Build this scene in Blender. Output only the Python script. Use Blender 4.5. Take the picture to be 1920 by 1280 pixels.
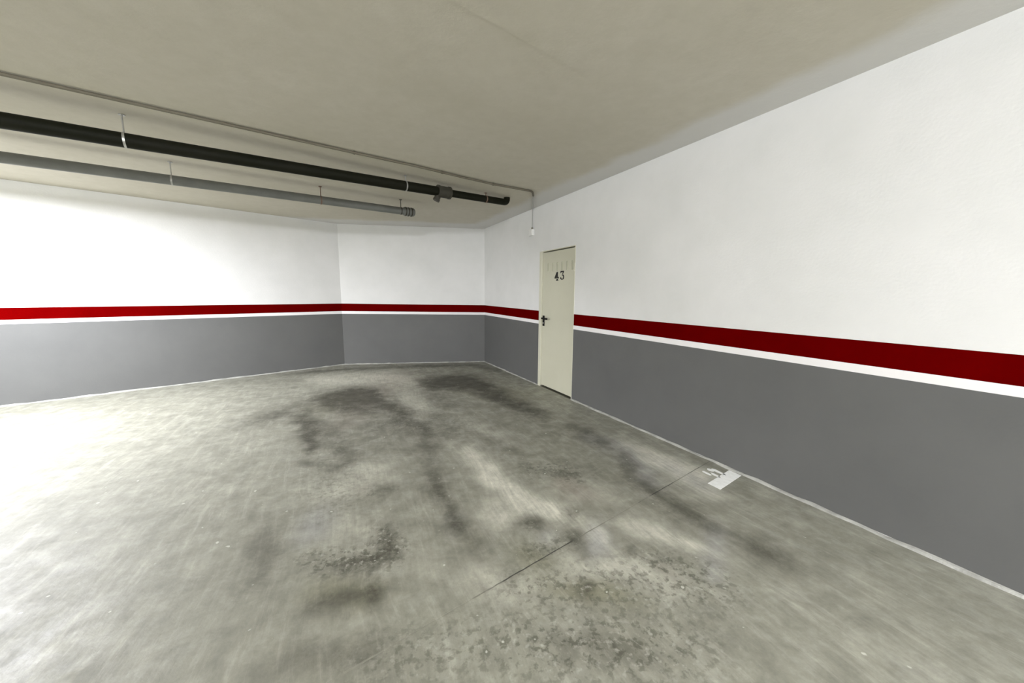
import bpy, bmesh, math, random
import numpy as np
from mathutils import Vector, Matrix

scene = bpy.context.scene
for o in list(bpy.data.objects):
    bpy.data.objects.remove(o)
COL = scene.collection

# ------------------------------------------------------------------ camera
EYE = 1.43
cam_data = bpy.data.cameras.new('camera')
cam = bpy.data.objects.new('camera', cam_data)
COL.objects.link(cam)
cam_data.sensor_width = 36.0
cam_data.sensor_fit = 'HORIZONTAL'
cam_data.lens = 670.527 / 1920 * 36.0
cam_data.clip_start = 0.05
PITCH, ROLL = 0.130612, 0.0074133
fwd = Vector((0, math.cos(PITCH), -math.sin(PITCH)))
up0 = Vector((0, math.sin(PITCH), math.cos(PITCH)))
rt0 = Vector((1, 0, 0))
rt = rt0 * math.cos(ROLL) + up0 * math.sin(ROLL)
up = up0 * math.cos(ROLL) - rt0 * math.sin(ROLL)
cam.matrix_world = Matrix(((rt.x, up.x, -fwd.x, 0), (rt.y, up.y, -fwd.y, 0), (rt.z, up.z, -fwd.z, EYE), (0, 0, 0, 1)))
scene.camera = cam

# ------------------------------------------------------------------ world and lights
world = bpy.data.worlds.new('world')
scene.world = world
world.use_nodes = True
world.node_tree.nodes['Background'].inputs[0].default_value = (0.8, 0.85, 0.8, 1)
world.node_tree.nodes['Background'].inputs[1].default_value = 0.05

vs = scene.view_settings
vs.view_transform = 'Standard'
vs.look = 'None'
vs.gamma = 1
vs.use_curve_mapping = False
vs.exposure = 0.24


def ceiling_lamp(name, loc, rz, sx, sy, watts, col=(0.875, 0.885, 0.955)):
    l = bpy.data.lights.new(name, 'AREA')
    l.shape = 'RECTANGLE'
    l.size, l.size_y = sx, sy
    l.energy = watts
    l.color = col
    o = bpy.data.objects.new(name, l)
    COL.objects.link(o)
    o.location = loc
    o.rotation_euler = (0, 0, rz)
    return o


DEG = math.radians
ceiling_lamp('tube_lamp', (-5.45, 2.75, 2.62), DEG(37), 1.5, 0.2, 415)
ceiling_lamp('tube_lamp', (3.5, -2.5, 2.66), DEG(37), 1.5, 0.2, 400)


def point_lamp(name, loc, watts, col=(0.875, 0.885, 0.955)):
    l = bpy.data.lights.new(name, 'POINT')
    l.energy = watts
    l.shadow_soft_size = 0.12
    l.color = col
    o = bpy.data.objects.new(name, l)
    COL.objects.link(o)
    o.location = loc
    return o


point_lamp('unseen_fill_lamp', (0.0, -3.2, 2.45), 450)  # unseen point light added behind the camera, power fitted to surface brightness

# ------------------------------------------------------------------ materials
def new_mat(name):
    m = bpy.data.materials.new(name)
    m.use_nodes = True
    nt = m.node_tree
    return m, nt, nt.nodes['Principled BSDF']


def N(nt, kind, **kw):
    n = nt.nodes.new(kind)
    for k, v in kw.items():
        if k.startswith('i_'):
            n.inputs[k[2:]].default_value = v
        else:
            setattr(n, k, v)
    return n


def noise(nt, scale, detail=4, rough=0.55, vec=None, distort=0.0):
    n = nt.nodes.new('ShaderNodeTexNoise')
    n.inputs['Scale'].default_value = scale
    n.inputs['Detail'].default_value = detail
    n.inputs['Roughness'].default_value = rough
    n.inputs['Distortion'].default_value = distort
    if vec is not None:
        nt.links.new(vec, n.inputs['Vector'])
    return n.outputs['Fac']


def math_(nt, op, a, b=None, c=None, clamp=False):
    n = nt.nodes.new('ShaderNodeMath')
    n.operation = op
    n.use_clamp = clamp
    for i, v in enumerate((a, b, c)):
        if v is None:
            continue
        if isinstance(v, (int, float)):
            n.inputs[i].default_value = v
        else:
            nt.links.new(v, n.inputs[i])
    return n.outputs[0]


def maprange(nt, v, a, b, c=0.0, d=1.0, smooth=False):
    n = nt.nodes.new('ShaderNodeMapRange')
    if smooth:
        n.interpolation_type = 'SMOOTHSTEP'
    nt.links.new(v, n.inputs[0])
    for i, x in zip((1, 2, 3, 4), (a, b, c, d)):
        n.inputs[i].default_value = x
    return n.outputs[0]


def mix(nt, fac, a, b, blend='MIX'):
    n = nt.nodes.new('ShaderNodeMix')
    n.data_type = 'RGBA'
    n.blend_type = blend
    n.clamp_factor = True
    if isinstance(fac, (int, float)):
        n.inputs[0].default_value = fac
    else:
        nt.links.new(fac, n.inputs[0])
    for i, v in ((6, a), (7, b)):
        if isinstance(v, tuple):
            n.inputs[i].default_value = (*v, 1) if len(v) == 3 else v
        else:
            nt.links.new(v, n.inputs[i])
    return n.outputs[2]


def objcoord(nt):
    return nt.nodes.new('ShaderNodeTexCoord').outputs['Object']


def bump(nt, bsdf, h, strength, dist):
    b = nt.nodes.new('ShaderNodeBump')
    b.inputs['Strength'].default_value = strength
    b.inputs['Distance'].default_value = dist
    nt.links.new(h, b.inputs['Height'])
    nt.links.new(b.outputs[0], bsdf.inputs['Normal'])


def paint(name, c1, c2, rough, nscale=3.0, bscale=120, bstr=0.2, bdist=0.002, spec=0.4, metallic=0.0):
    m, nt, b = new_mat(name)
    oc = objcoord(nt)
    f = maprange(nt, noise(nt, nscale, 5, 0.6, oc), 0.3, 0.7)
    nt.links.new(mix(nt, f, c1, c2), b.inputs['Base Color'])
    b.inputs['Roughness'].default_value = rough
    b.inputs['Specular IOR Level'].default_value = spec
    b.inputs['Metallic'].default_value = metallic
    if bstr:
        bump(nt, b, noise(nt, bscale, 3, 0.5, oc), bstr, bdist)
    return m


M = {}
M['wall_white'] = paint('wall_white_paint', (0.775, 0.78, 0.76), (0.83, 0.83, 0.815), 0.75, 2.2, 60, 0.25, 0.004, 0.25)
M['dado_grey'] = paint('dado_grey_paint', (0.122, 0.124, 0.120), (0.136, 0.138, 0.133), 0.55, 2.0, 70, 0.2, 0.003, 0.35)
M['stripe_red'] = paint('stripe_red_paint', (0.098, 0.0002, 0.0004), (0.120, 0.0003, 0.0005), 0.95, 3.0, 70, 0.2, 0.003, 0.0)
M['stripe_white'] = paint('stripe_white_paint', (0.90, 0.88, 0.87), (0.93, 0.91, 0.90), 0.6, 3.0, 70, 0.15, 0.002, 0.3)
M['mortar'] = paint('pale_mortar', (0.26, 0.26, 0.235), (0.50, 0.50, 0.46), 0.85, 6.0, 90, 0.6, 0.006, 0.2)
M['door_paint'] = paint('door_cream_paint', (0.60, 0.59, 0.46), (0.64, 0.63, 0.50), 0.38, 1.5, 40, 0.04, 0.001, 0.45)
M['frame_paint'] = paint('frame_cream_paint', (0.66, 0.65, 0.52), (0.70, 0.69, 0.56), 0.4, 1.5, 40, 0.04, 0.001, 0.45)
M['louvre_paint'] = paint('louvre_olive_paint', (0.47, 0.47, 0.35), (0.50, 0.50, 0.38), 0.45, 6, 40, 0.04, 0.001)
M['black_plastic'] = paint('black_plastic', (0.005, 0.005, 0.005), (0.009, 0.009, 0.008), 0.6, 20, 200, 0.1, 0.0005, 0.15)
M['black_ink'] = paint('black_stencil_paint', (0.006, 0.006, 0.005), (0.02, 0.02, 0.016), 0.6, 40, 200, 0.1, 0.0005)
M['gap_shade'] = paint('painted_gap_shade', (0.05, 0.048, 0.03), (0.09, 0.085, 0.06), 0.9, 10, 60, 0.3, 0.003)  # dark colour painted in for the shade in the door gaps
M['pipe_dark'] = paint('dark_pipe_plastic', (0.008, 0.009, 0.004), (0.013, 0.013, 0.008), 0.6, 4, 60, 0.1, 0.001, 0.12)
M['pipe_grey'] = paint('grey_pipe_plastic', (0.14, 0.145, 0.135), (0.185, 0.19, 0.175), 0.5, 5, 60, 0.1, 0.001, 0.35)
M['tee_grey'] = paint('brownish_grey_fitting', (0.040, 0.038, 0.028), (0.060, 0.056, 0.042), 0.6, 8, 60, 0.2, 0.001, 0.3)
M['zinc'] = paint('zinc_metal', (0.40, 0.40, 0.38), (0.52, 0.52, 0.49), 0.4, 12, 80, 0.1, 0.001, 0.5, 0.6)
M['rusty'] = paint('rusty_metal', (0.16, 0.09, 0.06), (0.22, 0.16, 0.12), 0.7, 20, 80, 0.2, 0.001, 0.3)
M['conduit'] = paint('grey_conduit_plastic', (0.13, 0.115, 0.08), (0.17, 0.155, 0.115), 0.6, 5, 60, 0.1, 0.001)
M['conduit_pale'] = paint('painted_conduit', (0.44, 0.44, 0.41), (0.54, 0.54, 0.51), 0.6, 5, 60, 0.1, 0.001)
M['switch_white'] = paint('white_plastic', (0.84, 0.84, 0.81), (0.88, 0.88, 0.86), 0.35, 5, 60, 0.05, 0.001)
M['line_paint'] = paint('worn_white_line_paint', (0.80, 0.81, 0.77), (0.92, 0.93, 0.90), 0.5, 25, 90, 0.4, 0.002)

# room geometry: far corner, right wall direction and back wall direction
CX, CY = -0.58171, 7.54228
AR, AB, AL = 0.472447, 0.1484904, 0.763693
KINK = 2.83591
HC = 2.7563
dR = Vector((math.sin(AR), -math.cos(AR), 0)); nR = Vector((-math.cos(AR), -math.sin(AR), 0))
dB = Vector((-math.cos(AB), -math.sin(AB), 0)); nB = Vector((math.sin(AB), -math.cos(AB), 0))
dL = Vector((-math.cos(AL), -math.sin(AL), 0)); nL = Vector((math.sin(AL), -math.cos(AL), 0))
CORNER = Vector((CX, CY, 0))
KP = CORNER + dB * KINK
UF = Vector((math.cos(DEG(37)), math.sin(DEG(37)), 0))     # direction of floor joint, ceiling joint and pipes
VF = Vector((-math.sin(DEG(37)), math.cos(DEG(37)), 0))


# concrete ceiling: beige board-marked slab, white overspray near the walls
def ceiling_mat():
    m, nt, b = new_mat('ceiling_concrete')
    oc = objcoord(nt)
    base = mix(nt, maprange(nt, noise(nt, 0.9, 4, 0.6, oc), 0.3, 0.7), (0.56, 0.53, 0.44), (0.62, 0.59, 0.505))
    base = mix(nt, maprange(nt, noise(nt, 9, 6, 0.7, oc), 0.35, 0.75, 0, 0.45), base, (0.49, 0.465, 0.375))
    # overspray of white wall paint: distance to each of the two walls, broken up by noise
    wob = math_(nt, 'MULTIPLY', math_(nt, 'SUBTRACT', noise(nt, 1.6, 4, 0.6, oc), 0.5), 0.34)
    fac = None
    for n, org, w in ((nR, CORNER, 0.42), (nB, CORNER, 0.60)):
        dn = nt.nodes.new('ShaderNodeVectorMath')
        dn.operation = 'DOT_PRODUCT'
        nt.links.new(oc, dn.inputs[0])
        dn.inputs[1].default_value = n
        d = math_(nt, 'SUBTRACT', dn.outputs['Value'], n.dot(org))
        d = math_(nt, 'ADD', d, wob)
        f = maprange(nt, d, w * 0.55, w, 1.0, 0.0, True)
        fac = f if fac is None else math_(nt, 'MAXIMUM', fac, f)
    col = mix(nt, math_(nt, 'MULTIPLY', fac, 0.75), base, (0.70, 0.70, 0.69))
    nt.links.new(col, b.inputs['Base Color'])
    b.inputs['Roughness'].default_value = 0.85
    b.inputs['Specular IOR Level'].default_value = 0.2
    bump(nt, b, noise(nt, 30, 6, 0.7, oc), 0.35, 0.004)
    return m


M['ceiling'] = ceiling_mat()


def attr(nt, name):
    a = nt.nodes.new('ShaderNodeAttribute')
    a.attribute_name = name
    return a.outputs['Fac']


def floor_mat(joint=False):
    m, nt, b = new_mat('joint_dirt' if joint else 'floor_concrete')
    oc = objcoord(nt)
    # streak coordinates: stretched along the tyre direction (parallel to the right wall)
    mp = nt.nodes.new('ShaderNodeMapping')
    mp.vector_type = 'TEXTURE'
    mp.inputs['Rotation'].default_value = (0, 0, AR - math.pi / 2)
    mp.inputs['Scale'].default_value = (9.0, 1.0, 1.0)
    warp = nt.nodes.new('ShaderNodeVectorMath'); warp.operation = 'MULTIPLY_ADD'
    wn = nt.nodes.new('ShaderNodeTexNoise'); wn.inputs['Scale'].default_value = 0.8
    nt.links.new(oc, wn.inputs['Vector'])
    nt.links.new(wn.outputs['Color'], warp.inputs[0])
    warp.inputs[1].default_value = (0.22, 0.22, 0.0)
    nt.links.new(oc, warp.inputs[2])
    nt.links.new(warp.outputs[0], mp.inputs['Vector'])
    streak = noise(nt, 17, 6, 0.72, mp.outputs[0])
    big = noise(nt, 1.3, 5, 0.6, oc, 0.2)
    mid = noise(nt, 5.5, 6, 0.68, oc, 0.25)
    fine = noise(nt, 30, 6, 0.75, oc, 0.3)
    D, L, S, W, R = (attr(nt, 'stain_' + k) for k in ('dark', 'light', 'speck', 'warm', 'red'))
    BL = attr(nt, 'stain_blue')
    col = mix(nt, maprange(nt, big, 0.32, 0.68), (0.275, 0.272, 0.218), (0.325, 0.323, 0.262))
    col = mix(nt, maprange(nt, mid, 0.42, 0.72, 0, 0.40), col, (0.175, 0.172, 0.132))
    col = mix(nt, maprange(nt, mid, 0.5, 0.25, 0, 0.6), col, (0.41, 0.408, 0.345))
    # light trowelled patches; sheen by the right wall is painted in here too
    lf = math_(nt, 'MULTIPLY', L, maprange(nt, math_(nt, 'ADD', streak, math_(nt, 'MULTIPLY', fine, 0.5)), 0.5, 0.9, 0.5, 1.6), None, True)
    col = mix(nt, lf, col, (0.62, 0.61, 0.51))
    # warm and reddish tints
    col = mix(nt, math_(nt, 'MULTIPLY', W, 0.8), col, (0.21, 0.205, 0.125))
    col = mix(nt, math_(nt, 'MULTIPLY', R, 0.7), col, (0.36, 0.31, 0.26))
    col = mix(nt, math_(nt, 'MULTIPLY', BL, 0.6), col, (0.36, 0.362, 0.365))
    # streaks
    col = mix(nt, maprange(nt, streak, 0.50, 0.70, 0, 0.30), col, (0.19, 0.19, 0.15))
    col = mix(nt, maprange(nt, streak, 0.47, 0.32, 0, 0.40), col, (0.50, 0.49, 0.41))
    # rubber and oil marks, broad tone-lowering areas, darker band along the back wall; mottled
    mot = maprange(nt, math_(nt, 'ADD', math_(nt, 'MULTIPLY', mid, 0.6), math_(nt, 'MULTIPLY', fine, 0.5)), 0.40, 0.62, 0.72, 1.5)
    mot2 = math_(nt, 'MAXIMUM', mot, maprange(nt, D, 0.55, 0.95, 0.0, 0.9))
    df = math_(nt, 'MULTIPLY', D, mot2, None, True)
    col = mix(nt, math_(nt, 'MULTIPLY', df, 0.93), col, (0.058, 0.055, 0.038))
    # specks and tread prints
    sp = maprange(nt, noise(nt, 24, 6, 0.62, oc, 0.15), 0.51, 0.59)
    sf = math_(nt, 'MULTIPLY', S, sp, None, True)
    col = mix(nt, math_(nt, 'MULTIPLY', sf, 0.85), col, (0.080, 0.080, 0.056))
    spl = maprange(nt, noise(nt, 33, 4, 0.6, oc, 0.15), 0.56, 0.68)
    col = mix(nt, math_(nt, 'MULTIPLY', math_(nt, 'MULTIPLY', S, spl), 0.5), col, (0.60, 0.60, 0.52))
    dots = maprange(nt, noise(nt, 24, 1, 0.4, oc), 0.77, 0.80)
    col = mix(nt, math_(nt, 'MULTIPLY', dots, 0.7), col, (0.66, 0.66, 0.58))
    # overall mottling of the worn surface
    g1 = maprange(nt, noise(nt, 8, 9, 0.76, oc, 0.2), 0.34, 0.66, 0.80, 1.18)
    g2 = maprange(nt, noise(nt, 2.6, 6, 0.7, oc, 0.2), 0.32, 0.68, 0.94, 1.06)
    vm = nt.nodes.new('ShaderNodeVectorMath'); vm.operation = 'SCALE'
    nt.links.new(col, vm.inputs[0])
    g = math_(nt, 'MULTIPLY', g1, g2)
    # fine brush marks across the tyre direction
    mp2 = nt.nodes.new('ShaderNodeMapping')
    mp2.vector_type = 'TEXTURE'
    mp2.inputs['Rotation'].default_value = (0, 0, AR - math.pi / 2 - 0.1)
    mp2.inputs['Scale'].default_value = (9.0, 1.0, 1.0)
    nt.links.new(warp.outputs[0], mp2.inputs['Vector'])
    br = math_(nt, 'MULTIPLY', math_(nt, 'SUBTRACT', noise(nt, 42, 3, 0.6, mp2.outputs[0]), 0.5),
               maprange(nt, math_(nt, 'ADD', big, math_(nt, 'MULTIPLY', L, 0.4)), 0.45, 0.75, 0.15, 0.75))
    g = math_(nt, 'MULTIPLY', g, math_(nt, 'ADD', br, 0.85))
    if joint:
        # the cut is filled with dirt: dark only along two stretches, packed level elsewhere
        dn = nt.nodes.new('ShaderNodeVectorMath'); dn.operation = 'DOT_PRODUCT'
        nt.links.new(oc, dn.inputs[0]); dn.inputs[1].default_value = UF
        u = math_(nt, 'ADD', dn.outputs['Value'], math_(nt, 'MULTIPLY', math_(nt, 'SUBTRACT', mid, 0.5), 0.5))
        a = math_(nt, 'MULTIPLY', maprange(nt, u, 0.75, 0.98), maprange(nt, u, 1.62, 1.38))
        c2 = math_(nt, 'MULTIPLY', maprange(nt, u, 2.12, 2.26), maprange(nt, u, 2.62, 2.50))
        far_ = math_(nt, 'MULTIPLY', maprange(nt, u, 2.75, 2.8), 0.35)
        k = math_(nt, 'ADD', math_(nt, 'MAXIMUM', a, c2), far_, None, True)
        g = math_(nt, 'MULTIPLY', g, maprange(nt, k, 0, 1, 0.92, 0.22))
    nt.links.new(g, vm.inputs['Scale'])
    nt.links.new(vm.outputs[0], b.inputs['Base Color'])
    rgh = maprange(nt, mid, 0.3, 0.7, 0.38, 0.62)
    nt.links.new(rgh, b.inputs['Roughness'])
    b.inputs['Specular IOR Level'].default_value = 0.45
    bump(nt, b, math_(nt, 'ADD', fine, math_(nt, 'MULTIPLY', streak, 0.6)), 0.25, 0.004)
    return m


M['floor'] = floor_mat()
M['joint_dirt'] = floor_mat(True)

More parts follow.
